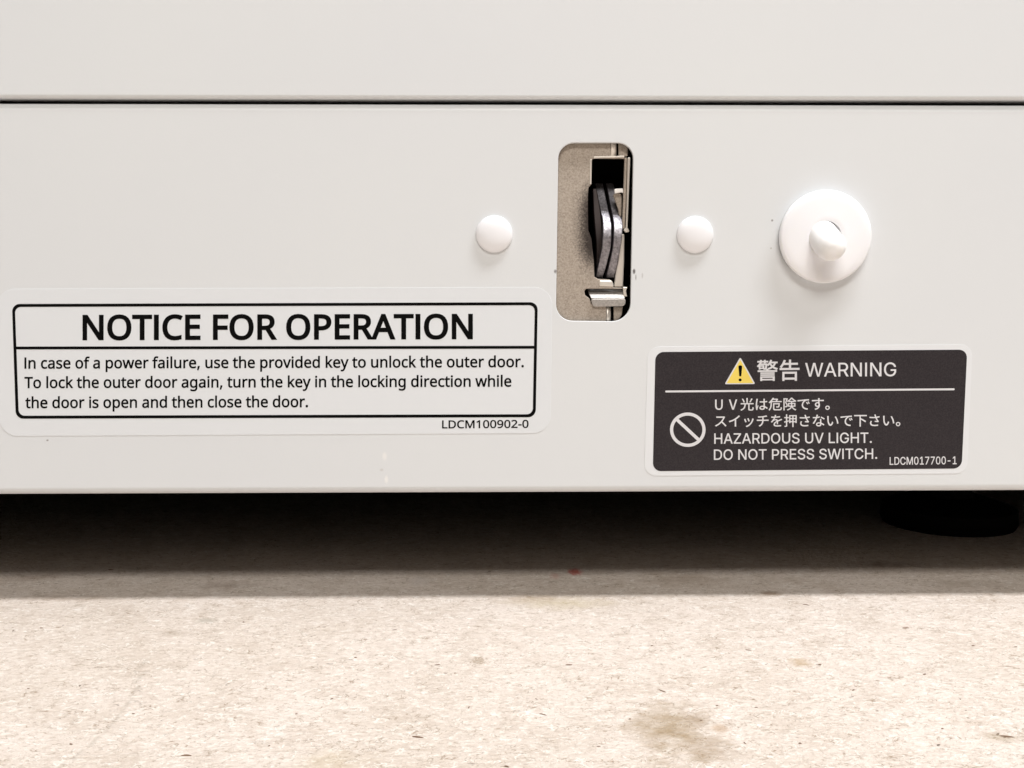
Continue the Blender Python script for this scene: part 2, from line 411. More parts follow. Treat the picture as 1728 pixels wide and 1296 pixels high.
# glyph outlines: advance and contours, capital height = 1000
GLYPHS = {
 'hum': {
  ' ': (364, ''),
  ',': (375, '269,147 237,41 194,-74 148,-181 57,-181 85,-67 109,54 127,162 259,162'),
  '-': (451, '56,321 56,430 395,430 395,321'),
  '.': (375, '101,76 107,120 126,148 154,164 186,169 220,164 249,148 268,120 275,76 268,32 249,3 220,-14 186,-20 154,-14 126,3 107,32'),
  '0': (801, '732,501 728,386 714,284 691,196 656,123 610,64 553,21 482,-5 399,-14 297,1 214,48 150,123 104,225 78,352 69,501 77,652 102,779 144,880 207,954 292,1000 399,1015 502,1000 585,954 650,880 696,779 723,652|192,501 197,376 212,273 239,193 278,137 331,102 399,91 467,102 520,136 560,192 587,272 603,376 608,501 603,627 587,729 560,808 520,865 467,899 399,910 331,899 278,865 239,808 212,729 197,627'),
  '1': (801, '497,0 377,0 377,699 377,768 380,820 382,871 342,833 296,794 189,707 125,790 395,1000 497,1000'),
  '2': (801, '728,0 67,0 67,102 329,367 457,501 502,560 535,617 555,676 562,741 549,814 513,866 456,898 385,909 317,903 257,884 144,814 78,896 165,957 267,999 324,1010 385,1014 472,1006 546,982 606,943 651,890 678,825 688,748 680,672 655,601 617,533 566,466 431,324 223,118 223,112 728,112'),
  '7': (801, '190,0 601,888 62,888 62,1000 732,1000 732,905 326,0'),
  '9': (801, '728,573 716,403 700,320 675,243 640,172 594,110 535,58 462,19 374,-6 269,-14 204,-11 143,0 143,105 202,92 266,87 356,95 428,119 485,157 529,207 562,266 584,335 604,490 595,490 542,431 506,408 464,389 415,378 357,374 277,383 207,410 149,453 106,513 79,587 70,676 80,774 110,857 158,924 221,973 299,1004 389,1014 458,1007 522,987 580,953 630,905 671,843 702,768 722,678|389,910 310,896 247,853 206,780 192,678 204,592 239,526 298,484 384,471 446,477 500,498 544,529 576,567 597,610 604,654 590,744 550,828 520,862 483,888 439,905'),
  'A': (895, '763,0 643,310 246,310 127,0 0,0 391,1004 504,1004 894,0|493,724 479,765 460,826 445,874 431,817 415,765 402,724 289,422 605,422'),
  'C': (885, '564,903 488,897 420,876 361,842 311,796 271,738 242,669 224,589 218,500 228,385 257,286 305,205 372,146 458,109 563,97 688,108 803,136 803,27 687,-4 545,-14 405,2 290,49 200,125 137,228 98,355 85,501 93,610 117,709 156,796 209,871 277,932 360,977 456,1005 566,1014 641,1010 714,999 782,980 842,955 791,849 688,887 629,899'),
  'D': (1022, '937,510 921,355 875,228 799,129 696,57 568,14 415,0 136,0 136,1000 444,1000 585,986 706,944 804,875 877,779 922,658|804,506 793,627 760,724 706,798 631,851 537,882 426,892 262,892 262,108 398,108 522,119 623,152 702,208 759,286 793,385'),
  'E': (779, '695,0 136,0 136,1000 695,1000 695,889 262,889 262,577 669,577 669,468 262,468 262,111 695,111'),
  'F': (727, '262,0 136,0 136,1000 695,1000 695,889 262,889 262,535 668,535 668,424 262,424'),
  'I': (390, '130,0 130,1000 260,1000 260,0'),
  'L': (734, '136,0 136,1000 262,1000 262,112 699,112 699,0'),
  'M': (1270, '577,0 248,877 242,877 247,805 251,711 252,606 252,0 136,0 136,1000 322,1000 630,181 636,181 950,1000 1134,1000 1134,0 1010,0 1010,615 1011,712 1015,803 1020,875 1014,875 681,0'),
  'N': (1064, '929,0 782,0 246,831 241,831 246,754 250,660 252,559 252,0 136,0 136,1000 282,1000 815,172 821,172 817,239 813,338 811,436 811,1000 929,1000'),
  'O': (1094, '1008,501 1001,391 979,291 942,203 891,127 826,67 747,22 654,-5 548,-14 438,-5 343,23 264,68 199,128 149,203 113,291 92,392 85,503 98,647 136,772 199,874 289,951 406,999 549,1015 687,999 801,952 891,875 956,772 995,647|218,501 227,384 254,284 298,204 362,144 445,107 548,95 651,107 733,144 796,204 840,284 867,384 875,501 867,618 840,717 797,798 735,857 652,893 549,905 446,893 362,856 298,798 254,718 227,619'),
  'P': (847, '401,1000 519,991 615,966 686,923 736,865 766,792 776,706 771,645 756,588 729,534 689,486 635,446 566,415 480,396 377,389 262,389 262,0 136,0 136,1000|389,892 262,892 262,497 363,497 450,502 521,518 576,544 615,583 638,634 646,700 630,785 584,845 505,880'),
  'R': (871, '412,1000 525,992 617,968 687,929 737,874 766,803 776,716 769,643 746,583 713,535 672,498 576,448 850,0 703,0 461,413 262,413 262,0 136,0 136,1000|405,891 262,891 262,520 412,520 517,532 590,568 632,628 646,710 639,769 620,815 587,849 541,873 480,886'),
  'T': (779, '452,0 326,0 326,889 14,889 14,1000 763,1000 763,889 452,889'),
  'a': (786, '403,763 523,748 606,703 643,655 665,591 672,511 672,0 583,0 559,106 553,106 487,39 450,15 408,-1 301,-14 237,-8 180,10 132,40 95,83 72,140 64,209 74,278 104,335 153,382 265,429 424,448 552,452 552,497 542,577 511,627 462,655 396,664 339,659 284,646 185,606 147,699 263,744 332,759|440,363 321,349 246,318 205,271 192,207 202,153 230,115 274,93 329,85 416,99 487,138 535,205 550,300 550,367'),
  'c': (672, '420,-14 326,-4 243,27 174,78 121,153 88,250 77,371 89,497 123,597 178,672 249,724 333,755 429,765 539,753 626,724 588,622 510,646 426,657 357,649 301,625 258,585 228,529 210,459 204,373 210,290 228,220 258,165 300,125 353,100 419,92 527,105 613,136 613,27 530,-4'),
  'd': (861, '385,-14 298,-3 223,29 161,83 114,159 86,256 77,374 86,492 115,590 162,666 224,721 299,754 387,765 442,761 489,750 564,710 619,654 627,654 623,708 619,765 619,1064 742,1064 742,0 643,0 625,101 619,101 564,43 488,1 440,-10|405,88 476,95 532,117 572,153 608,235 620,350 620,373 609,496 574,588 535,629 478,654 403,662 343,654 293,627 254,583 217,491 204,371 217,252 254,162 293,121 343,96'),
  'e': (790, '409,765 499,754 575,723 636,672 681,604 709,522 718,426 718,352 204,352 222,239 270,158 344,108 444,91 571,104 685,143 685,35 571,-2 438,-14 338,-3 250,29 177,84 123,159 88,255 77,370 87,484 118,581 168,659 235,717 316,753|408,664 329,650 268,607 227,539 207,450 590,450 585,510 570,562 545,604 511,637 465,657'),
  'f': (482, '465,655 276,655 276,0 153,0 153,655 21,655 21,713 153,755 153,798 160,886 181,955 217,1007 265,1043 325,1064 396,1071 478,1064 542,1046 510,950 458,964 398,971 344,960 306,929 283,876 276,800 276,751 465,751'),
  'g': (861, '385,765 456,758 519,737 574,701 620,651 627,651 644,751 742,751 742,-13 733,-110 706,-191 660,-254 595,-300 511,-327 406,-336 257,-324 136,-289 136,-175 194,-200 261,-218 334,-230 413,-234 499,-220 565,-177 607,-110 620,-22 620,7 622,55 625,99 619,99 575,49 522,14 459,-7 387,-14 297,-3 221,31 159,88 113,165 86,261 77,374 86,485 113,580 159,659 221,718 296,753|402,661 344,653 295,627 256,586 228,529 210,458 204,373 217,250 256,160 295,120 345,95 405,87 458,91 503,102 540,120 570,148 593,184 609,228 622,345 622,374 616,466 599,539 569,594 527,632 471,654'),
  'h': (866, '242,752 240,697 235,647 244,647 271,683 304,711 385,750 478,763 561,756 630,735 683,698 721,646 744,576 752,489 752,0 630,0 630,480 620,560 590,616 537,650 462,661 387,653 331,630 290,591 263,537 247,469 242,388 242,0 119,0 119,1064 242,1064'),
  'i': (361, '242,751 242,0 119,0 119,751|182,1032 209,1027 232,1013 248,989 254,954 248,919 232,895 209,880 182,875 154,880 130,895 114,919 109,954 114,989 130,1013 154,1027'),
  'k': (748, '241,508 239,450 235,387 241,387 266,419 300,461 331,497 570,751 714,751 410,430 735,0 587,0 326,350 241,276 241,0 119,0 119,1064 241,1064'),
  'l': (361, '242,0 119,0 119,1064 242,1064'),
  'n': (866, '480,765 598,748 683,700 722,647 744,577 752,489 752,0 630,0 630,480 620,560 590,616 537,650 462,661 388,653 330,630 290,591 254,506 242,389 242,0 119,0 119,751 218,751 237,648 244,648 272,684 306,714 388,752'),
  'o': (847, '772,377 766,288 747,211 717,144 677,88 627,44 567,12 498,-8 422,-14 350,-8 284,12 225,44 175,88 134,144 103,211 84,288 77,377 88,492 119,588 170,664 239,719 325,753 426,765 522,753 606,719 675,664 728,588 761,492|204,377 210,294 228,223 257,166 300,123 355,97 424,88 493,97 549,123 592,166 621,223 638,294 644,377 638,460 620,529 591,585 548,627 493,652 423,661 353,653 298,627 256,585 217,495'),
  'p': (861, '476,765 563,754 637,722 700,668 747,593 775,496 784,377 775,259 746,162 700,85 638,30 562,-3 475,-14 421,-10 373,1 296,41 242,95 234,95 239,35 242,-28 242,-336 119,-336 119,751 220,751 237,648 242,648 296,707 331,731 372,749 420,761|454,661 386,654 332,632 292,596 265,546 249,481 242,401 242,377 247,291 262,220 288,163 328,122 384,97 457,88 519,98 569,126 608,171 635,229 651,299 657,378 644,494 607,584 568,627 517,653'),
  'r': (578, '469,765 515,763 557,756 542,643 502,650 461,653 418,648 378,634 341,613 308,583 281,547 260,504 247,455 242,401 242,0 119,0 119,751 220,751 234,613 239,613 297,690 333,721 374,744 419,760'),
  's': (671, '608,207 599,140 571,85 527,42 468,11 394,-8 308,-14 173,-1 73,34 73,146 181,104 246,90 311,85 392,93 447,116 478,151 489,196 485,223 473,246 418,291 304,342 179,398 133,429 99,465 78,510 71,566 80,624 106,674 149,713 239,752 353,765 481,751 592,714 550,616 451,650 345,664 278,658 229,639 199,610 189,573 194,544 207,520 268,478 382,430 504,375 549,344 581,307 601,262'),
  't': (506, '370,87 427,92 475,102 475,8 419,-8 349,-14 292,-9 240,6 195,34 160,77 137,138 129,218 129,655 22,655 22,714 130,763 179,923 252,923 252,751 469,751 469,655 252,655 252,221 260,162 285,120 323,95'),
  'u': (866, '746,751 746,0 646,0 627,99 622,99 595,64 560,35 478,-2 384,-14 301,-7 233,15 180,51 141,104 118,173 111,259 111,751 235,751 235,268 245,189 276,133 328,99 402,88 477,96 534,120 576,159 603,212 618,280 623,360 623,751'),
  'v': (711, '284,0 0,751 132,751 291,308 315,239 338,167 352,109 357,109 373,168 397,241 420,308 580,751 711,751 426,0'),
  'w': (1101, '604,424 587,482 572,537 560,585 552,623 546,623 539,585 527,536 513,481 496,423 361,1 221,1 15,752 143,752 246,352 268,270 285,191 296,127 301,127 311,169 323,223 337,279 352,329 485,752 619,752 748,329 768,261 787,190 798,129 804,129 814,188 833,267 854,352 959,752 1085,752 877,1 732,1'),
  'y': (714, '1,751 133,751 296,324 321,251 343,183 359,119 364,119 391,211 429,325 581,751 714,751 391,-104 362,-169 328,-226 289,-273 242,-307 185,-329 118,-336 59,-333 15,-325 15,-227 53,-232 98,-235 138,-231 173,-219 202,-200 227,-173 265,-102 304,-3'),
 },
 'gro': {
  ' ': (369, ''),
  '-': (891, '662,481 662,369 224,369 224,481'),
  '.': (369, '187,-9 153,-2 124,17 104,46 97,81 104,115 124,144 153,164 187,170 222,164 251,144 271,115 277,81 271,46 251,17 222,-2'),
  '0': (891, '446,-13 342,2 255,47 186,122 135,223 104,349 94,499 104,649 136,776 187,878 256,952 343,998 446,1013 548,998 635,952 704,878 755,776 786,649 797,499 786,349 755,223 705,122 636,47 549,2|446,97 513,109 570,145 616,203 649,283 669,382 676,499 669,618 649,717 616,797 570,855 513,891 446,903 377,891 320,855 275,797 242,717 222,618 215,499 222,382 242,283 275,203 320,145 377,109'),
  '1': (891, '150,0 150,107 768,107 768,0|542,1000 542,0 417,0 417,881 411,881 169,703 169,839 390,1000'),
  '7': (891, '191,0 636,881 636,889 122,889 122,1000 768,1000 768,882 324,0'),
  'A': (943, '32,0 396,1000 543,1000 910,0 777,0 564,595 519,732 456,940 482,940 418,729 374,595 167,0|216,279 216,391 727,391 727,279'),
  'C': (1003, '526,-13 403,2 295,49 205,125 137,227 94,352 79,499 94,647 137,773 205,875 295,951 403,998 526,1013 599,1008 669,991 733,964 790,926 840,879 880,822 910,758 930,685 803,685 788,733 765,776 702,842 620,883 526,896 438,884 361,850 296,793 246,715 214,617 203,499 214,382 246,284 296,207 361,150 439,116 526,104 620,118 702,158 765,225 803,315 930,315 911,243 881,178 840,122 791,74 734,37 669,9 600,-8'),
  'D': (987, '430,0 189,0 189,112 422,112 534,124 625,159 695,216 745,293 775,389 785,502 775,614 745,709 696,785 628,842 541,876 434,888 183,888 183,1000 443,1000 579,985 693,940 785,868 852,769 894,646 907,502 893,357 852,233 783,134 689,60 571,15|245,1000 245,0 118,0 118,1000'),
  'E': (823, '118,0 118,1000 732,1000 732,888 245,888 245,562 699,562 699,450 245,450 245,112 738,112 738,0'),
  'G': (1023, '528,-13 403,2 294,49 204,125 136,227 93,353 79,499 93,647 136,773 203,875 293,951 400,998 521,1013 597,1008 669,990 735,961 793,922 842,874 883,818 913,755 932,685 802,685 761,773 700,839 620,882 521,896 436,884 360,850 295,793 246,715 214,617 203,499 214,382 246,285 296,207 362,150 440,116 528,104 608,113 678,140 735,183 779,242 806,314 815,398 854,391 556,391 556,503 940,503 940,393 926,278 886,179 823,97 740,37 641,-1'),
  'H': (1016, '118,0 118,1000 245,1000 245,568 771,568 771,1000 898,1000 898,0 771,0 771,456 245,456 245,0'),
  'I': (372, '123,0 123,1000 249,1000 249,0'),
  'L': (772, '118,0 118,1000 245,1000 245,112 710,112 710,0'),
  'M': (1235, '118,0 118,1000 298,1000 545,368 565,312 588,241 612,165 632,96 604,96 625,162 649,238 672,311 693,368 936,1000 1116,1000 1116,0 991,0 991,572 992,643 993,725 995,812 997,899 1008,899 978,805 947,713 919,633 896,572 672,0 562,0 335,572 313,631 285,710 254,801 220,899 234,899 236,818 238,731 239,646 240,572 240,0'),
  'N': (1029, '118,0 118,1000 268,1000 674,359 713,296 762,210 813,108 796,105 788,213 785,309 784,383 784,1000 911,1000 911,0 760,0 397,570 349,650 291,749 211,889 234,892 240,754 244,645 246,572 246,0'),
  'O': (1048, '525,-13 403,2 296,49 206,125 137,227 94,352 79,499 94,647 137,773 206,875 296,951 403,998 525,1013 647,998 754,951 844,875 912,773 955,647 969,499 955,352 912,227 844,125 754,49 647,2|525,104 610,115 687,149 752,205 803,283 835,382 846,499 835,618 803,717 752,795 687,851 610,885 525,896 439,885 362,850 297,794 246,716 214,618 203,499 214,382 246,284 297,206 362,150 439,115'),
  'P': (874, '118,0 118,1000 462,1000 568,990 653,958 719,909 766,845 794,769 803,683 794,598 766,522 719,457 653,407 568,376 462,365 215,365 215,477 457,477 528,483 584,503 626,535 655,577 672,627 677,683 672,740 655,789 626,831 584,862 527,882 456,889 245,889 245,0'),
  'R': (883, '118,0 118,1000 464,1000 569,990 655,960 721,913 767,851 795,777 805,692 795,607 767,534 721,473 654,427 569,398 464,389 189,389 189,501 459,501 530,507 585,524 627,553 656,591 673,637 679,692 673,748 656,796 627,835 585,864 529,882 458,889 245,889 245,0|694,0 452,450 595,450 841,0'),
  'S': (878, '440,-17 338,-9 251,18 179,61 126,118 90,188 75,268 205,268 217,216 243,172 280,139 327,115 381,101 440,97 504,102 562,118 610,145 648,181 671,224 679,274 673,317 653,352 622,379 582,402 481,437 361,470 251,512 169,568 119,641 102,732 113,811 147,880 201,936 270,979 353,1005 446,1013 540,1005 621,978 689,936 741,882 775,817 788,743 663,743 642,810 594,860 526,891 442,901 382,896 329,880 285,855 253,822 233,783 226,738 234,692 257,656 292,627 333,606 417,577 519,549 612,518 705,467 744,432 776,388 796,336 803,272 792,195 760,125 707,66 636,21 546,-8'),
  'T': (882, '62,888 62,1000 819,1000 819,888 505,888 505,0 379,0 379,888'),
  'U': (1017, '509,-16 398,-5 303,30 225,85 166,157 130,243 118,340 118,1000 244,1000 244,350 252,282 277,222 315,172 368,134 433,109 509,101 585,109 650,134 702,172 740,222 764,282 772,350 772,1000 899,1000 899,340 887,243 850,157 792,85 714,30 619,-5'),
  'V': (943, '401,0 32,1000 166,1000 378,405 423,270 487,60 461,60 525,271 569,405 776,1000 910,1000 546,0'),
  'W': (1349, '305,0 32,1000 162,1000 321,385 345,286 367,184 387,78 372,78 393,184 415,286 440,385 602,1000 746,1000 907,385 933,286 956,184 977,78 960,78 981,184 1003,286 1028,385 1186,1000 1316,1000 1042,0 895,0 723,635 691,769 660,934 687,934 658,776 625,635 453,0'),
  'Z': (862, '82,0 82,91 538,757 602,846 670,935 684,893 561,889 438,888 79,888 79,1000 780,1000 780,907 332,253 263,158 191,65 177,107 299,111 421,112 785,112 785,0'),
 },
 'cjk': {
  'A': (829, '5,0 132,0 229,306 595,306 690,0 824,0 484,1000 344,1000|261,405 310,559 409,898 415,898 516,559 563,405'),
  'G': (940, '531,-18 711,15 839,98 839,518 510,518 510,413 723,413 723,151 645,108 543,93 400,121 296,203 231,333 209,503 232,672 299,799 404,879 542,907 668,880 757,813 825,895 712,979 538,1018 354,982 209,880 114,717 79,499 113,282 206,119 349,17'),
  'I': (400, '138,0 263,0 263,1000 138,1000'),
  'N': (986, '138,0 256,0 256,525 241,838 247,838 355,632 719,0 849,0 849,1000 729,1000 729,480 746,164 739,164 632,370 266,1000 138,1000'),
  'R': (866, '263,525 263,898 431,898 564,881 646,825 674,720 646,612 564,547 431,525|686,0 828,0 574,438 693,491 771,585 799,720 773,852 701,938 591,985 450,1000 138,1000 138,0 263,0 263,424 443,424'),
  'U': (984, '492,-18 634,4 748,77 824,210 851,412 851,1000 730,1000 730,409 711,259 661,161 585,108 492,93 401,108 327,161 277,259 259,409 259,1000 134,1000 134,412 161,210 236,77 350,4'),
  'V': (784, '321,0 467,0 784,1000 656,1000 495,458 398,128 393,128 296,458 134,1000 1,1000'),
  'W': (1198, '247,0 397,0 546,603 596,831 602,831 651,603 802,0 955,0 1161,1000 1041,1000 933,456 879,131 870,131 799,456 660,1000 544,1000 407,456 336,131 330,131 270,456 165,1000 35,1000'),
  '。': (1364, '265,333 161,305 86,230 57,126 86,20 161,-55 265,-83 370,-55 445,20 473,126 445,230 370,305|265,-14 168,27 127,126 168,223 265,263 363,223 404,126 363,27'),
  'い': (1364, '304,952 172,955 181,834 196,469 239,245 307,96 392,13 487,-12 576,17 661,115 744,299 658,396 586,205 488,117 402,165 338,297 303,497 293,820|1015,914 909,877 1023,683 1103,443 1146,191 1255,236 1173,602'),
  'さ': (1364, '426,426 319,450 272,335 254,224 283,102 368,14 501,-39 677,-57 878,-48 1029,-27 1034,82 874,56 682,48 509,68 400,130 362,236 378,331|216,861 218,752 524,738 791,749 871,580 956,438 730,458 722,367 1050,330 1106,407 1046,479 967,607 894,760 1176,816 1164,922 859,855 797,1089 681,1074 715,967 756,844 505,839'),
  'す': (1364, '775,508 767,401 724,337 655,315 557,351 516,450 558,556 653,595 726,574|131,891 134,786 744,809 745,671 653,686 534,655 447,570 413,449 446,324 528,247 637,221 702,230 756,258 678,149 557,70 394,16 486,-74 684,16 809,135 875,271 894,411 883,506 850,585 847,810 866,810 1266,804 1267,905 868,906 847,906 849,995 855,1080 731,1080 739,995 742,905'),
  'で': (1364, '108,898 120,779 441,825 761,859 639,754 544,596 506,398 555,201 682,63 855,-19 1046,-50 1086,63 919,85 767,145 658,254 615,422 653,592 761,750 928,854 1058,873 1195,876 1195,985 827,960 229,905|999,708 929,678 1041,486 1111,518|1147,765 1080,734 1195,543 1266,577'),
  'な': (1364, '1210,625 1271,715 954,896 898,813 1061,727|849,225 850,164 836,95 788,47 698,29 579,58 540,136 587,215 708,246|937,662 831,662 846,318 712,332 573,306 476,236 439,127 477,16 575,-49 712,-70 849,-43 927,28 951,128 950,186 1071,110 1171,29 1229,121 1105,213 945,291 936,514|615,1083 495,1094 453,858 299,851 132,861 139,759 299,754 420,759 293,493 128,248 233,194 398,465 531,769 779,820 776,922 562,872'),
  'は': (1364, '348,1042 228,1052 220,955 182,701 157,381 173,132 209,-50 304,-44 302,4 307,65 404,367 348,411 270,210 256,400 280,684 325,950|922,252 924,205 911,126 864,74 775,56 655,84 608,164 657,244 783,274|1022,1050 899,1050 905,967 905,798 776,795 544,806 544,704 774,694 905,697 918,347 791,359 639,331 543,257 510,153 543,48 639,-19 794,-42 937,-10 1010,71 1030,177 1030,206 1236,48 1296,139 1176,235 1026,315 1010,704 1246,730 1246,835 1010,804 1014,969'),
  'を': (1364, '1203,602 1158,704 1046,651 798,540 733,631 617,663 519,650 427,613 550,824 1003,862 1004,963 588,921 628,1079 516,1089 482,918 392,917 161,932 161,829 385,821 445,821 332,634 130,404 222,336 347,477 455,549 581,577 661,557 705,492 551,402 431,290 383,147 411,45 486,-19 598,-52 735,-61 1109,-37 1112,72 739,40 613,48 525,83 492,162 553,286 708,392 704,179 809,179 805,441 1082,558'),
  'イ': (1364, '117,492 172,386 449,489 692,608 692,104 683,-42 817,-42 809,104 809,679 1006,826 1177,984 1086,1068 917,899 714,748 447,608'),
  'ス': (1364, '1091,913 1022,966 920,955 393,955 255,963 255,839 393,846 925,846 834,653 698,467 447,237 136,61 224,-30 511,145 756,368 961,165 1131,-37 1226,45 1048,243 828,453 960,655 1057,853'),
  'チ': (1364, '120,623 120,510 243,516 648,516 599,301 485,138 303,19 411,-56 602,96 715,284 760,516 1141,516 1246,510 1246,623 1138,618 761,618 761,880 1033,933 1109,954 1037,1048 882,1003 685,969 439,950 226,948 254,847 651,866 651,618 240,618'),
  'ッ': (1364, '659,786 559,752 666,456 767,491|1153,709 1035,746 969,492 847,280 643,99 404,-11 494,-102 726,22 939,222 1058,422 1132,641|342,718 241,678 363,371 467,409'),
  '下': (1364, '75,1045 75,943 602,943 602,-108 709,-108 709,615 950,475 1145,341 1217,434 993,578 729,719 709,697 709,943 1291,943 1291,1045'),
  '光': (1364, '188,1045 286,868 349,704 449,742 381,906 281,1079|1085,1094 1006,913 913,742 1000,708 1191,1056|626,1146 626,625 75,625 75,528 439,528 414,346 354,192 239,68 46,-22 111,-109 320,-4 448,139 517,318 547,528 801,528 801,44 814,-47 861,-94 956,-106 1154,-106 1243,-83 1290,3 1310,176 1214,220 1198,31 1146,-10 967,-10 915,0 903,44 903,528 1293,528 1293,625 730,625 730,1146'),
  '危': (1364, '447,966 794,966 709,821 338,821|427,1149 284,917 49,696 126,622 229,708 229,555 218,358 166,148 44,-46 123,-115 255,98 315,334 330,554 330,727 1284,727 1284,821 825,821 939,1011 865,1060 847,1055 502,1055 542,1130|473,596 473,70 494,-34 565,-84 701,-97 1093,-97 1216,-75 1279,4 1307,161 1210,201 1196,71 1161,12 1089,-3 703,-3 597,12 573,71 573,506 997,506 980,348 958,284 911,271 763,278 790,188 958,187 1005,196 1041,221 1077,320 1100,555 1101,596'),
  '告': (1364, '338,1135 237,909 100,726 192,670 322,855 659,855 659,640 83,640 83,544 1285,544 1285,640 765,640 765,855 1184,855 1184,950 765,950 765,1146 659,1146 659,950 372,950 441,1109|252,408 252,-121 355,-121 355,-44 1020,-44 1020,-119 1127,-119 1127,408|355,52 355,314 1020,314 1020,52'),
  '押': (1364, '651,668 858,668 858,458 651,458|651,763 651,967 858,967 858,763|1166,668 1166,458 955,458 955,668|1166,763 955,763 955,967 1166,967|551,1063 551,288 651,288 651,363 858,363 858,-108 955,-108 955,363 1166,363 1166,292 1269,292 1269,1063|237,1146 237,870 70,870 70,775 237,775 237,473 52,424 82,325 237,370 237,16 232,-3 214,-8 86,-8 116,-100 289,-82 326,-48 337,16 337,400 495,449 482,542 337,501 337,775 487,775 487,870 337,870 337,1146'),
  '警': (1364, '262,266 262,206 1106,206 1106,266|262,385 262,325 1106,325 1106,385|252,146 252,-109 349,-109 349,-70 1019,-70 1019,-108 1119,-108 1119,146|349,-8 349,85 1019,85 1019,-8|603,585 640,514 94,514 94,443 1269,443 1269,514 748,514 693,610|205,980 145,877 45,782 105,727 160,775 160,588 235,588 235,625 442,625 454,572 550,572 614,600 642,685 660,892 662,928 269,928 286,966 270,969 323,969 323,1018 475,1018 475,969 563,969 563,1018 720,1018 720,1085 563,1085 563,1145 475,1145 475,1085 323,1085 323,1145 235,1145 235,1085 74,1085 74,1018 235,1018 235,974|869,1149 788,981 668,850 738,797 825,892 936,744 833,687 715,645 767,573 891,623 999,688 1117,611 1254,558 1311,636 1180,679 1065,744 1144,840 1199,959 1295,959 1295,1033 913,1033 952,1128|1106,959 1062,870 1000,795 932,872 879,959|572,865 540,651 512,640 476,641 476,821 202,821 233,865|235,764 400,764 400,682 235,682'),
  '険': (1364, '111,1087 111,-109 202,-109 202,995 392,995 271,663 379,521 408,401 401,345 378,310 330,296 243,299 267,207 370,209 443,233 487,294 501,390 473,524 366,675 513,1050 445,1091 430,1087|547,613 547,262 825,262 766,150 647,48 445,-38 501,-116 702,-27 832,81 905,201 998,55 1118,-45 1266,-116 1327,-29 1182,33 1065,123 974,262 1248,262 1248,613 939,613 939,731 1168,731 1168,809 1281,745 1334,832 1117,961 935,1145 840,1145 680,962 457,817 508,734 629,806 629,731 844,731 844,613|891,1056 1008,932 1154,819 647,819 786,935|638,529 844,529 844,412 842,347 638,347|939,529 1154,529 1154,347 936,347 939,409'),
 },
}
# ------------------------------------------------------------------ lettering
def poly_area(p):
    return sum(p[i - 1][0] * p[i][1] - p[i][0] * p[i - 1][1] for i in range(len(p))) / 2


def inside(pt, poly):
    x, y = pt
    r = False
    for i in range(len(poly)):
        x1, y1 = poly[i - 1]
        x2, y2 = poly[i]
        if (y1 > y) != (y2 > y) and x < (x2 - x1) * (y - y1) / (y2 - y1) + x1: r = not r
    return r


def winding(pt, poly):
    x, y = pt
    k = 0
    for i in range(len(poly)):
        x1, y1 = poly[i - 1]
        x2, y2 = poly[i]
        if (y1 > y) != (y2 > y) and x < (x2 - x1) * (y - y1) / (y2 - y1) + x1: k += 1 if y2 > y1 else -1
    return k


def fatten(p, d, s):
    out = []
    n = len(p)
    for i in range(n):
        a, b, c_ = Vector(p[i - 1]), Vector(p[i]), Vector(p[(i + 1) % n])
        u, v = (b - a).normalized(), (c_ - b).normalized()
        n1, n2 = Vector((-u.y, u.x)) * s, Vector((-v.y, v.x)) * s
        mm = n1 + n2
        if mm.length < 1e-6: mm = n1
        mm.normalize()
        k = d / max(0.5, mm.dot(n1))
        out.append(tuple(b + mm * k))
    return out


def glyph(font, ch):
    adv, enc = GLYPHS[font][ch]
    cs = [[tuple(float(v) for v in q.split(',')) for q in c_.split()] for c_ in enc.split('|')] if enc else []
    return adv, cs


PRINT = 0.00004


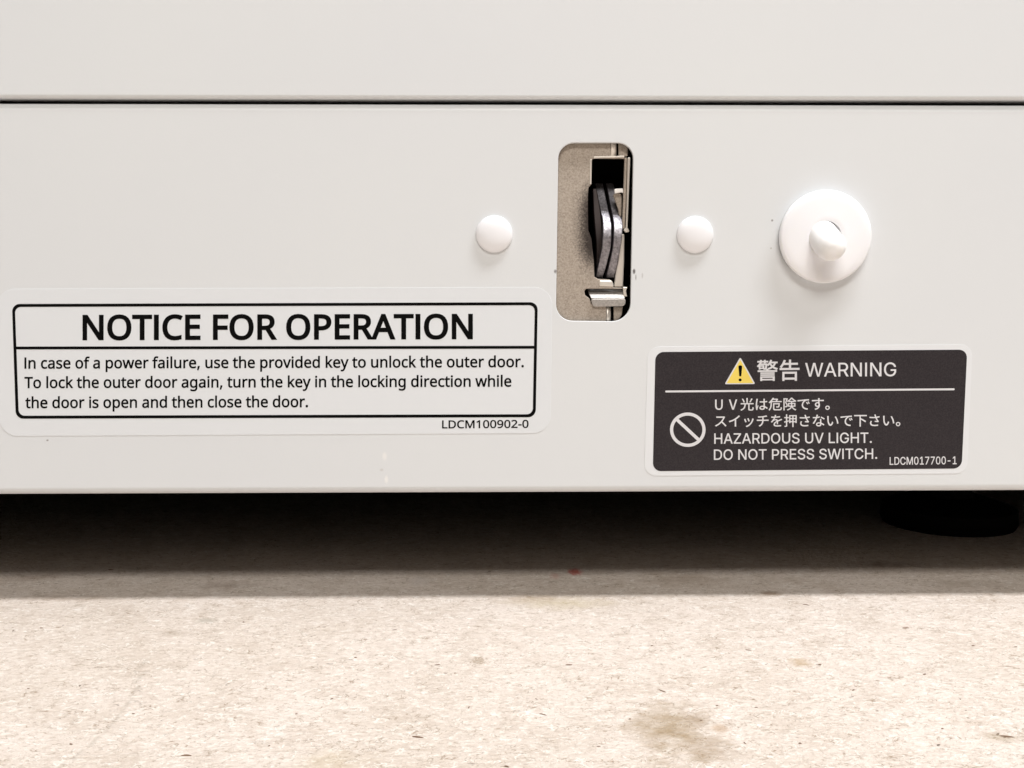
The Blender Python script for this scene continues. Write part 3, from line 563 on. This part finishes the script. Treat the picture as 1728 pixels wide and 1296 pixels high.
def lettering(name, font, text, x0, x1, base0, base1, cap, fat, m, parent, depth, pitch=None, squeeze=1.0, lean=0.0):
    """one printed line: left and right ink edges, baseline at both ends and capital height in pixels"""
    pen = 0.0
    items = []
    for ch in text:
        adv, cs = glyph(font, ch)
        if pitch:
            if cs:
                lo = min(p[0] for c_ in cs for p in c_); hi = max(p[0] for c_ in cs for p in c_)
                if ch in '。':
                    items.append((pen, cs, False))
                elif ch in 'UV':
                    items.append((pen + (pitch - (hi + lo)) / 2, cs, False))
                else:
                    items.append((pen, cs, False))
            pen += pitch
        else:
            items.append((pen, cs, True))
            pen += adv
    lo = min(p[0] + o_ for o_, cs, _ in items for c_ in cs for p in c_) - fat
    hi = max(p[0] + o_ for o_, cs, _ in items for c_ in cs for p in c_) + fat
    sx = (x1 - x0) / (hi - lo)
    sy = cap / (1000.0 + 2 * fat)
    vs, fs = [], []
    for o_, cs, _ in items:
        if not cs: continue
        big = max(cs, key=lambda q: abs(poly_area(q)))
        s = 1 if poly_area(big) < 0 else -1
        outs = [q for q in cs if poly_area(q) * poly_area(big) > 0]
        hol = [q for q in cs if poly_area(q) * poly_area(big) < 0]
        loops = [(fatten(q, fat, s), 1) for q in outs] + [(fatten(q, fat, s), -1) for q in hol]
        pts, faces = [], []
        for lp, _k in loops:
            ids = []
            for gx, gy in lp:
                ids.append(len(pts)); pts.append(Vector((gx, gy)))
            faces.append(ids if poly_area(lp) > 0 else ids[::-1])
        cv, _e, cf, _ov, _oe, _of = delaunay_2d_cdt(pts, [], faces, 0, 1e-3)
        oriented = [lp if (poly_area(lp) > 0) == (k_ > 0) else lp[::-1] for lp, k_ in loops]
        b0 = len(vs)
        for gx, gy in cv:
            px = x0 + (gx + o_ - lo) * sx
            py = base0 + (base1 - base0) * (px - x0) / (x1 - x0) - (gy + fat) * sy
            px += lean * (py - base0)
            vs.append(P(px, py, 0) + Vector((0, depth, 0)))
        for f_ in cf:
            mx = sum(cv[i].x for i in f_) / len(f_); my = sum(cv[i].y for i in f_) / len(f_)
            if sum(winding((mx, my), lp) for lp in oriented) > 0: fs.append(tuple(b0 + i for i in f_))
    return obj(name, vs, fs, m, parent)


def flat(name, outline, holes, depth, m, parent):
    loops = [outline] + list(holes)
    tri = tessellate_polygon([[Vector((x, y, 0)) for x, y in lp] for lp in loops])
    vs = [P(x, y, 0) + Vector((0, depth, 0)) for lp in loops for x, y in lp]
    return obj(name, vs, tri, m, parent)


def ring(cx, cy, rx, ry, n=56, a0=0.0, a1=2 * math.pi):
    return [(cx + rx * math.cos(a0 + (a1 - a0) * i / n), cy + ry * math.sin(a0 + (a1 - a0) * i / n)) for i in range(n)]


# ------------------------------------------------------------------ floor
nx, ny = 40, 40
vs = [(-1.6 + 3.2 * i / nx, -1.6 + 3.0 * j / ny, 0) for j in range(ny + 1) for i in range(nx + 1)]
fs = [(j * (nx + 1) + i, j * (nx + 1) + i + 1, (j + 1) * (nx + 1) + i + 1, (j + 1) * (nx + 1) + i)
      for j in range(ny) for i in range(nx)]
floor = obj('floor', vs, fs, m_floor)
floor['kind'] = 'structure'
floor['label'] = 'pale beige fibrous floor with brown stains under the white cabinet'

# ------------------------------------------------------------------ cabinet
cab = bpy.data.objects.new('cabinet', None)
cab.empty_display_size = 0.05
cab.location = (0, 0, 0)
C.objects.link(cab)
cab['label'] = 'off-white steel laboratory cabinet with metal door catch and two printed labels'
cab['category'] = 'cabinet'

XL, XR = -0.46, 0.46                     # cabinet reaches past both sides of the picture


def zline(p0, p1):
    a, b = P(*p0), P(*p1)
    k = (b.z - a.z) / (b.x - a.x)
    return lambda x: a.z + k * (x - a.x)


z_top = zline((0, 172.8), (1728, 176.0))      # top edge of the lower panel
z_bot = zline((0, 835.5), (1728, 829.0))      # bottom edge of the lower panel
z_door = zline((0, 166.0), (1728, 169.0))     # bottom edge of the outer door
RB = 2.1 * MM                                  # bend radius
TH = 1.0 * MM                                  # sheet thickness


def arc_strip(zf, sgn, x0, x1, r, back, n=10):
    """bent edge: from the flat face round the bend and back as a flange. sgn=+1 top edge, -1 bottom edge"""
    prof = [(0.0, -r * sgn)]
    for i in range(1, n + 1):
        a = math.pi / 2 * i / n
        prof.append((r * (1 - math.cos(a)), -r * sgn + r * sgn * math.sin(a)))
    prof.append((back, 0.0))
    return prof


SLOT = rrect([(942.5, 241), (1069, 241), (1063.5, 542.5), (938, 541)], [27, 27, 31, 28], 8)


def make_lower_panel():
    bm = bmesh.new()
    xs = [XL, XR]
    top = [(x, z_top(x) - RB) for x in xs]
    bot = [(x, z_bot(x) + RB) for x in xs]
    outer = [Vector((top[0][0], 0, top[0][1])), Vector((top[1][0], 0, top[1][1])),
             Vector((bot[1][0], 0, bot[1][1])), Vector((bot[0][0], 0, bot[0][1]))]
    rb = 0.22 * MM                               # rolled edge of the punched slot
    cx = sum(p[0] for p in SLOT) / len(SLOT); cy = sum(p[1] for p in SLOT) / len(SLOT)

    def grown(d):
        s = 1 if poly_area(SLOT) < 0 else -1
        return fatten(SLOT, d, s)
    h0 = [P(x, y) for x, y in grown(rb / MM * 6)]
    if abs(poly_area(grown(1))) < abs(poly_area(SLOT)):
        h0 = [P(x, y) for x, y in grown(-rb / MM * 6)]
    h1 = [P(x, y) for x, y in SLOT]
    loops = [outer, h0]
    tri = tessellate_polygon([[Vector((v.x, v.z, 0)) for v in lp] for lp in loops])
    vv = [bm.verts.new(v) for lp in loops for v in lp]
    for t in tri: bm.faces.new([vv[i] for i in t])
    # rolled slot edge and slot wall
    prev = vv[4:]
    n = len(prev)
    for j in range(1, 5):
        a = math.pi / 2 * j / 4
        cur = []
        for p0, p1 in zip(h0, h1):
            q = p0.lerp(p1, math.sin(a)); q.y = rb * (1 - math.cos(a))
            cur.append(bm.verts.new(q))
        for i in range(n):
            f = bm.faces.new((prev[i], prev[(i + 1) % n], cur[(i + 1) % n], cur[i])); f.smooth = True
        prev = cur
    cur = [bm.verts.new((p.x, TH, p.z)) for p in h1]
    for i in range(n): bm.faces.new((prev[i], prev[(i + 1) % n], cur[(i + 1) % n], cur[i]))
    # bent top and bottom edges
    for zf, sgn, back in ((z_top, 1, 26 * MM), (z_bot, -1, 26 * MM)):
        prof = arc_strip(zf, sgn, XL, XR, RB, back)
        rows = [[bm.verts.new((x, y, zf(x) + dz)) for x in xs] for y, dz in prof]
        for r0, r1 in zip(rows, rows[1:]):
            f = bm.faces.new((r0[0], r0[1], r1[1], r1[0])); f.smooth = True
        bm.faces.ensure_lookup_table()
    bmesh.ops.remove_doubles(bm, verts=bm.verts[:], dist=1e-7)
    bmesh.ops.recalc_face_normals(bm, faces=bm.faces[:])
    me = bpy.data.meshes.new('lower_panel')
    bm.to_mesh(me); bm.free()
    o = link('lower_panel', me, m_panel, cab)
    o['label'] = 'off-white panel with catch slot and small scuffs'
    return o


panel = make_lower_panel()


def box(name, lo, hi, m, parent):
    x0, y0, z0 = lo; x1, y1, z1 = hi
    v = [(x0, y0, z0), (x1, y0, z0), (x1, y1, z0), (x0, y1, z0), (x0, y0, z1), (x1, y0, z1), (x1, y1, z1), (x0, y1, z1)]
    f = [(3, 2, 1, 0), (4, 5, 6, 7), (0, 1, 5, 4), (1, 2, 6, 5), (2, 3, 7, 6), (3, 0, 4, 7)]
    return obj(name, v, f, m, parent)


# outer door above: same bend along its lower edge, made as a closed shell
zt = 0.62
prof = [(a, b) for a, b in arc_strip(z_door, -1, XL, XR, 1.0 * MM, 26 * MM)]
vs, fs = [], []
for y, dz in prof:
    for x in (XL, XR): vs.append((x, y, z_door(x) + dz))
n = len(prof)
for i in range(n - 1): fs.append((2 * i, 2 * i + 1, 2 * i + 3, 2 * i + 2))
b = len(vs)
vs += [(XL, 0, zt), (XR, 0, zt), (XL, 26 * MM, zt), (XR, 26 * MM, zt)]
fs += [(b, b + 1, 1, 0), (b + 2, b + 3, b + 1, b), (2 * n - 2, 2 * n - 1, b + 3, b + 2)]
PROUD = 0.8 * MM                               # the door stands slightly proud of the panel
vs = [(x, y - PROUD, z) for x, y, z in vs]
door = obj('outer_door', vs, fs, m_paint, cab)
for p in door.data.polygons:
    if p.index < n - 2: p.use_smooth = True
door['label'] = 'plain off-white door above the black gap'

# body behind both, coloured near black to deepen the shade inside and underneath
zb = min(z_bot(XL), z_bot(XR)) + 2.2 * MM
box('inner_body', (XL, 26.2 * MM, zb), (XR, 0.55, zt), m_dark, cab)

box('gap_shade_strip', (XL, 3.2 * MM, z_top(XL) - 0.0 * MM + .0003), (XR, 20 * MM, z_door(XL) - .0003), m_rubber, cab)  # dark strip added to blacken the gap between door and panel

# levelling foot in the dark under the right side
fc = F(1650, 908)
ft = lathe('levelling_foot', Vector((fc.x, fc.y + 0.025, 0.0)),
           [(24 * MM, 0), (25 * MM, 2 * MM), (24.5 * MM, 7 * MM), (16 * MM, 10 * MM), (9 * MM, 11 * MM), (8 * MM, 14 * MM), (8 * MM, zb + 1 * MM)],
           m_rubber, cab, 40, Vector((0, 0, 1)))

# ------------------------------------------------------------------ door catch inside the slot
catch = bpy.data.objects.new('door_catch', None)
catch.empty_display_size = 0.02
catch.parent = cab
C.objects.link(catch)
catch['label'] = 'steel catch plate with two bent hooks in the rounded slot'

PD = 1.5 * MM       # front of the catch plate behind the face
plate_outline = [(925, 228), (1031, 228), (1032, 262), (1055, 263.5), (1055, 266.5),
                 (1004, 266), (1000.5, 267.5), (999.5, 270), (998.5, 310), (994, 316), (993, 330), (993.5, 388), (999, 402), (1003, 440), (1004, 467),
                 (1010, 470.5), (1030, 471.5), (1035, 476), (1036, 485), (1052, 485.5), (1051.5, 487.5),
                 (990, 487.2), (987, 491), (988, 498), (996, 504), (999, 512), (1004, 515.5), (1024, 516.5), (1024, 556), (925, 556)]
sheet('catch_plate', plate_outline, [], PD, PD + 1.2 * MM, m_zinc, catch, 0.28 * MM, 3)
# rounded bends, highlight put into paler steel, where the plate turns inward above and below the window
def bend(name, x0, x1, y0, y1, d0, d1, m, n=6, xs0=None, xs1=None):
    """vertical strip rolling back from depth d0 at x0 to d1 at x1"""
    vs, fs = [], []
    for i in range(n + 1):
        a = math.pi / 2 * i / n
        x = x0 + (x1 - x0) * math.sin(a)
        d = d0 + (d1 - d0) * (1 - math.cos(a))
        for y in (y0, y1): vs.append(P(x, y) + Vector((0, d, 0)))
    for i in range(n): fs.append((2 * i, 2 * i + 2, 2 * i + 3, 2 * i + 1))
    o = obj(name, vs, fs, m, catch, True)
    md = o.modifiers.new('t', 'SOLIDIFY'); md.thickness = 0.3 * MM; md.offset = 0
    return o


bend('plate_bend', 1032, 1041, 228, 262.5, PD + .1 * MM, PD + 1.0 * MM, m_bright)
bend('plate_bend', 1024.5, 1031.5, 516.5, 556, PD + .1 * MM, PD + 1.0 * MM, m_bright)
# second sheet behind, visible as narrow strips
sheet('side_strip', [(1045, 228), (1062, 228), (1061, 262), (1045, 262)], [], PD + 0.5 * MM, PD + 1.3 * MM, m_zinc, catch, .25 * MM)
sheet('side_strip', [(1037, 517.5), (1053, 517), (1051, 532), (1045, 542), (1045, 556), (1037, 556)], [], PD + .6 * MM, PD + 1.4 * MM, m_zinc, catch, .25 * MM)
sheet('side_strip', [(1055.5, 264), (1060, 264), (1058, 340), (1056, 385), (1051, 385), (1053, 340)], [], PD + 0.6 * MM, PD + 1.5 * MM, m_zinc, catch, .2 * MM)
sheet('side_strip', [(1060.5, 264), (1065.5, 264), (1062, 345), (1060.5, 383), (1064, 390), (1058, 392), (1053, 388), (1057, 383), (1058.5, 345)], [], PD + .1 * MM, PD + 1.5 * MM, m_bright, catch, .25 * MM)
sheet('side_strip', [(1049, 393), (1056, 394), (1055.5, 440), (1053.5, 484), (1038, 484), (1040, 466), (1045, 440)], [], PD + 1.2 * MM, PD + 2.0 * MM, m_bright, catch, .3 * MM)
# small spring tab with its bright tip
sheet('spring_tab', [(1038.5, 317), (1053, 316), (1054.5, 324), (1050, 323), (1039, 325)], [], PD + 1.0 * MM, PD + 2.4 * MM, m_shine, catch, .2 * MM)
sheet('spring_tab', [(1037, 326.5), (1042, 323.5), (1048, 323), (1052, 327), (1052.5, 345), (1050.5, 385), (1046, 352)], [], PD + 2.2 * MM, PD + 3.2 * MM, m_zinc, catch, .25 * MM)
# lower tongue bent towards the viewer
vs, fs = [], []
rows = [((991.5, 1048), 490, 4.2), ((993, 1050), 494, 3.1), ((995, 1052), 499, 1.9), ((998, 1054), 504.5, 0.9)]
for (xa, xb), y, d in rows:
    for i in range(7): vs.append(P(xa + (xb - xa) * i / 6, y, d * MM))
for j in range(len(rows) - 1):
    for i in range(6): fs.append((j * 7 + i, j * 7 + i + 1, j * 7 + i + 8, j * 7 + i + 7))
tg = obj('lower_tongue', vs, fs, m_tongue, catch, False)
md = tg.modifiers.new('t', 'SOLIDIFY'); md.thickness = 0.4 * MM; md.offset = -1
sheet('tongue_lip', rrect([(997, 504), (1057, 503.5), (1055.5, 517), (1001, 517.5)], [4, 5, 6, 4], 5), [], 0.5 * MM, 1.5 * MM, m_tongue, catch, 0.3 * MM, 3)
sheet('side_strip', [(1052, 484), (1060, 484.5), (1057.5, 491), (1059.5, 500.5), (1053, 500)], [], PD - .2 * MM, PD + 1 * MM, m_bright, catch, .2 * MM)


def leaf(path, wl, wr, deep, m, name='hook_leaf'):
    """steel leaf seen on edge: path of (left x, right x, y, depth mm)"""
    # resample smoothly
    def cr(a, b, c_, d, t):
        return 0.5 * ((2 * b) + (-a + c_) * t + (2 * a - 5 * b + 4 * c_ - d) * t * t + (-a + 3 * b - 3 * c_ + d) * t ** 3)
    pts = []
    n = len(path)
    for i in range(n - 1):
        p = [path[max(0, i - 1)], path[i], path[i + 1], path[min(n - 1, i + 2)]]
        for k in range(6):
            t = k / 6
            pts.append([cr(p[0][j], p[1][j], p[2][j], p[3][j], t) for j in range(4)])
    pts.append(list(path[-1]))
    vs, fs = [], []
    for xl, xr, y, d in pts:
        for x, dd in ((xl, 0), (xr, 0), (xr, deep), (xl, deep)):
            vs.append(P(x, y, d * MM) + Vector((0, dd * MM, 0)))
    for j in range(len(pts) - 1):
        for i in range(4):
            a, b_ = j * 4 + i, j * 4 + (i + 1) % 4
            fs.append((a, a + 4, b_ + 4, b_))
    fs.append((0, 1, 2, 3)); k = (len(pts) - 1) * 4
    fs.append((k + 3, k + 2, k + 1, k))
    o = obj(name, vs, fs, m, catch)
    bm = bmesh.new(); bm.from_mesh(o.data); bmesh.ops.recalc_face_normals(bm, faces=bm.faces[:]); bm.to_mesh(o.data); bm.free()
    md = o.modifiers.new('edge', 'BEVEL'); md.width = 0.3 * MM; md.segments = 3; md.limit_method = 'ANGLE'; md.angle_limit = R(50)
    o.data.polygons.foreach_set('use_smooth', [True] * len(o.data.polygons))
    md.harden_normals = True
    return o


leaf([(1003.5, 1017.5, 309, 11.00), (1006.8, 1021, 325, 9.00), (1010.3, 1024.6, 342, 6.80), (1013.6, 1028, 358, 4.60), (1016.3, 1030.7, 371, 2.60), (1017.3, 1032, 383, 0.90), (1017, 1031.8, 400, 0.20), (1016.2, 1031, 415, 0.45), (1012.9, 1027.5, 432, 1.10), (1008.9, 1023, 450, 2.30), (1004.5, 1017, 469, 4.00)],
     0, 0, 5, m_steel)
leaf([(1022.5, 1035, 309, 11.20), (1025.6, 1039.6, 325, 9.20), (1029, 1044.6, 342, 7.00), (1032, 1048.3, 358, 4.80), (1034.3, 1050.3, 371, 2.80), (1035.4, 1051, 383, 1.10), (1035.2, 1050, 400, 0.40), (1034.3, 1047.8, 415, 0.65), (1031.2, 1044.5, 432, 1.30), (1027, 1041, 450, 2.50), (1022, 1037.5, 469, 4.20)],
     0, 0, 5, m_steel)
leaf([(1000, 1007, 318, 6.5), (1001, 1011, 340, 5.6), (1002, 1014, 362, 4.6), (1004, 1016, 385, 3.8), (1006, 1016, 408, 3.4), (1006.5, 1014, 430, 4), (1006, 1010, 450, 5)],
     0, 0, 4, m_steel2, 'hook_backing')
# rolled edge of the window, its highlight painted as pale strips
sheet('window_edge', [(996.3, 268), (999.6, 267.5), (998.8, 310), (995.8, 310)], [], PD - .12 * MM, PD + .3 * MM, m_bright, catch, .1 * MM)
sheet('window_edge', [(1003, 263), (1055, 261.5), (1055, 264.5), (1003, 266.2)], [], PD - .12 * MM, PD + .3 * MM, m_bright, catch, .1 * MM)
# light ledge below the hooks
sheet('ledge', [(1012, 472.5), (1033, 473), (1036, 478), (1037, 484), (1012, 483)], [], PD - .1 * MM, PD + 1.0 * MM, m_bright, catch, .3 * MM)

# ------------------------------------------------------------------ round caps
def cap(px, py, label):
    c0 = P(px, py)
    r = 30.6 / 6 * MM
    prof = [(r * .99, 0), (r, 0.3 * MM), (r * 0.99, 0.62 * MM), (r * .965, .78 * MM), (r * .92, .96 * MM), (r * .85, 1.16 * MM), (r * .74, 1.38 * MM), (r * .6, 1.58 * MM),
            (r * .44, 1.72 * MM), (r * .28, 1.80 * MM), (r * .13, 1.84 * MM), (r * .02, 1.85 * MM)]
    o = lathe('plug_cap', c0, prof, m_cap, cab, 72)
    o['label'] = label
    return o


cap(834, 395, 'domed white plug left of the catch slot')
cap(1172.5, 396, 'domed white plug right of the catch slot')

# ------------------------------------------------------------------ disc with pin
sw = bpy.data.objects.new('push_switch', None)
sw.parent = cab
sw.empty_display_size = 0.02
C.objects.link(sw)
sw['label'] = 'round white switch with a drooping rounded pin'
dc = P(1388.5, 400)
rd = 77.0 / 6 * MM
prof = [(rd * .97, 0.3 * MM), (rd * .985, 1.2 * MM), (rd, 1.9 * MM), (rd, 2.3 * MM), (rd * .992, 2.6 * MM), (rd * .975, 2.85 * MM), (rd * .945, 3.02 * MM),
        (rd * .8, 3.2 * MM), (rd * .6, 3.38 * MM), (rd * .45, 3.46 * MM), (rd * .335, 3.5 * MM), (rd * .325, 3.42 * MM), (rd * .32, 2.2 * MM)]
lathe('disc', dc, prof, m_disc, sw, 120)
ax = Vector((0.04, -1.0, -0.50)).normalized()
pr = 24.8 / 6 * MM
prof = [(pr, 0), (pr * 1.0, 6.5 * MM), (pr * .99, 7.6 * MM), (pr * .95, 8.6 * MM), (pr * .87, 9.5 * MM), (pr * .75, 10.3 * MM), (pr * .58, 11.0 * MM), (pr * .4, 11.4 * MM), (pr * .2, 11.65 * MM), (pr * .03, 11.7 * MM)]
m_pin = mat('translucent_white_plastic', (0.92, 0.92, 0.93), 0.5, 0, 0.3)
m_pin.node_tree.nodes['Principled BSDF'].inputs['Subsurface Weight'].default_value = 1.0
m_pin.node_tree.nodes['Principled BSDF'].inputs['Subsurface Radius'].default_value = (.005, .005, .0047)
lathe('pin', dc + Vector((-0.0008, -1.6 * MM, 0.0005)), prof, m_pin, sw, 64, ax)

# ------------------------------------------------------------------ notice label
def outline_band(corners, r, wd):
    o1 = rrect(corners, r, 8)
    cx = [(1, 1), (-1, 1), (-1, -1), (1, -1)]
    inn = [(x + wd * a, y + wd * b_) for (x, y), (a, b_) in zip(corners, cx)]
    return o1, rrect(inn, max(1, r - wd * .6), 8)


FT = 0.07 * MM
nl = sheet('notice_label', rrect([(-6, 487.5), (932, 484.5), (929, 731), (0, 736)], [30, 30, 30, 30], 8), [], -FT, 0.02 * MM, m_film, cab, 0.03 * MM, 2)
nl['label'] = 'clear-edged notice sticker with black frame and black text'
dp = -FT - PRINT
o1, i1 = outline_band([(20.5, 513), (907.5, 510), (904, 704), (27, 706.5)], 13, 5)
flat('printed_frame', o1, [i1], dp, m_ink, nl)
flat('printed_rule', [(26, 584.8), (903, 583.6), (903, 588.4), (26, 589.6)], [], dp - 4e-6, m_ink, nl)
lettering('printed_title', 'hum', 'NOTICE FOR OPERATION', 139.5, 798, 574.3, 572.5, 43, 37, m_ink, nl, dp)
lettering('printed_line', 'hum', 'In case of a power failure, use the provided key to unlock the outer door.', 41.5, 884, 622.3, 619.8, 19.2, 29, m_ink, nl, dp)
lettering('printed_line', 'hum', 'To lock the outer door again, turn the key in the locking direction while', 41.5, 863, 655.2, 652.6, 19.2, 29, m_ink, nl, dp)
lettering('printed_line', 'hum', 'the door is open and then close the door.', 43, 520, 689, 687.2, 19.2, 29, m_ink, nl, dp)
lettering('printed_number', 'hum', 'LDCM100902-0', 746, 892, 723, 722, 13.6, 27, m_ink, nl, dp)

# ------------------------------------------------------------------ warning label
wl = sheet('warning_label', rrect([(1093, 585), (1641, 581), (1632, 799), (1087, 803)], 20, 8), [], -FT, 0.02 * MM, m_film2, cab, 0.03 * MM, 2)
wl['label'] = 'charcoal warning sticker with white text and yellow triangle'
flat('printed_ground', rrect([(1106, 594), (1632, 590), (1622.5, 790.5), (1101.5, 795)], 14, 8), [], dp, m_gray, wl)
d1 = dp - 0.00002
d2 = dp - 0.00004
flat('printed_rule', rrect([(1122.5, 659.0), (1610.5, 655.2), (1610.5, 658.4), (1122.5, 662.2)], 1.5, 4), [], d1, m_white, wl)
flat('hazard_triangle', rrect([(1249, 602.5), (1274.5, 648), (1222.5, 648.3)], 3, 4), [], d1, m_white, wl)
flat('hazard_triangle', rrect([(1249, 607), (1271, 646.3), (1226, 646.6)], 1.5, 3), [], d1 - 1e-5, m_yellow, wl)
flat('exclamation_mark', rrect([(1245.6, 616.5), (1252.4, 616.5), (1250.8, 635), (1247.2, 635)], [2.5, 2.5, 1, 1], 4), [], d2, m_ink, wl)
flat('exclamation_mark', ring(1248.8, 641, 2.6, 2.5, 20), [], d2, m_ink, wl)
lettering('printed_title', 'cjk', '警告', 1277, 1349, 640.0, 639.2, 28.6, 16, m_white, wl, d1)
lettering('printed_title', 'gro', 'WARNING', 1358.5, 1512, 635.6, 634.8, 23.2, 6, m_white, wl, d1)
lettering('printed_line', 'cjk', 'UV光は危険です。', 1206.5, 1400, 691.4, 690.2, 17.2, 12, m_white, wl, d1, pitch=1364)
lettering('printed_line', 'cjk', 'スイッチを押さないで下さい。', 1206.5, 1519, 719.2, 717.8, 17.2, 12, m_white, wl, d1, pitch=1364)
lettering('printed_line', 'gro', 'HAZARDOUS UV LIGHT.', 1205, 1471, 748.8, 747.3, 17.6, 12, m_white, wl, d1)
lettering('printed_line', 'gro', 'DO NOT PRESS SWITCH.', 1204.5, 1480, 776, 774.2, 17.6, 12, m_white, wl, d1)
lettering('printed_number', 'gro', 'LDCM017700-1', 1501, 1614, 784.4, 783.2, 13.2, 14, m_white, wl, d1)
flat('prohibition_ring', ring(1160.5, 725, 30, 29, 64), [ring(1160.5, 725, 24.6, 23.7, 64)], d1, m_white, wl)
a = R(43)
ux, uy = math.cos(a), math.sin(a)
L, hw = 26.5, 2.7
flat('prohibition_bar', [(1160.5 - ux * L + uy * hw, 725 - uy * L - ux * hw), (1160.5 + ux * L + uy * hw, 725 + uy * L - ux * hw),
                         (1160.5 + ux * L - uy * hw, 725 + uy * L + ux * hw), (1160.5 - ux * L - uy * hw, 725 - uy * L + ux * hw)], [], d1 - 4e-6, m_white, wl)

# ------------------------------------------------------------------ loose fibres on the floor
m_fib = mat('dark_wood_fibre', (0.17, 0.105, 0.065), 0.8)
bits = [(738, 1122, 11, 5), (960, 1122, 12, 0), (705, 1244, 22, -8), (791, 1194, 10, -50), (666, 1063, 9, 5), (752, 1136, 7, 0), (826, 964.5, 6, 0),
        (1118, 1166, 17, -25), (1063, 1214, 5, 0), (1528, 1060, 13, 0), (1383, 1122, 7, 0), (1560, 1138, 7, 10), (1263, 1097, 11, -10), (1360, 1021, 12, -15),
        (1276, 1194, 6, 0), (1210, 1191, 5, 0), (1257, 1254, 6, -30), (1183, 1216, 5, 0), (1642, 1090, 6, 0), (1714, 1092, 7, 0), (1699, 1243, 24, -8),
        (411, 1050, 4, 90), (500, 1205, 5, 10), (314, 1276, 20, 0), (120, 1256, 7, -10), (187, 961.5, 10, 0), (454, 1259, 5, 20), (48, 1162, 5, 0),
        (916, 1206, 15, -15), (855, 1294, 10, -15), (600, 1110, 5, 0), (1440, 1165, 6, 15), (1590, 1230, 5, 0), (1350, 1255, 6, 0), (1100, 1090, 6, 20),
        (905, 1180, 6, -20), (560, 1180, 6, 10), (70, 1060, 6, 0), (225, 1205, 6, 0), (1480, 1200, 6, 0), (1620, 1180, 5, 40), (1010, 1260, 7, 5)]
vs, fs = [], []
for px, py, ln, rot in bits:
    p = F(px, py)
    s = (F(px + 1, py) - p).length
    L = ln * s / 2
    wd = random.uniform(.07, .16) * MM * (1 + ln / 25)
    a = R(rot) * 2
    b0 = len(vs)
    n = 6
    bend_ = random.uniform(-.25, .25) * L
    for i in range(n + 1):
        t = i / n * 2 - 1
        cx = t * L; cy = bend_ * (1 - t * t)
        r = wd * (1 - abs(t) ** 3) + .02 * MM
        for k in range(3):
            an = math.pi * k / 2
            x, y, z = cx, cy + r * math.cos(an), r * math.sin(an) + .03 * MM
            vs.append(Vector((p.x + x * math.cos(a) - y * math.sin(a), p.y + x * math.sin(a) + y * math.cos(a), z)))
    for i in range(n):
        for k in range(2):
            q = b0 + i * 3 + k
            fs.append((q, q + 3, q + 4, q + 1))
fb = obj('floor_debris', vs, fs, m_fib)
fb['kind'] = 'stuff'
fb['label'] = 'tiny dark wood fibres scattered over the pale floor'
fb['category'] = 'debris'
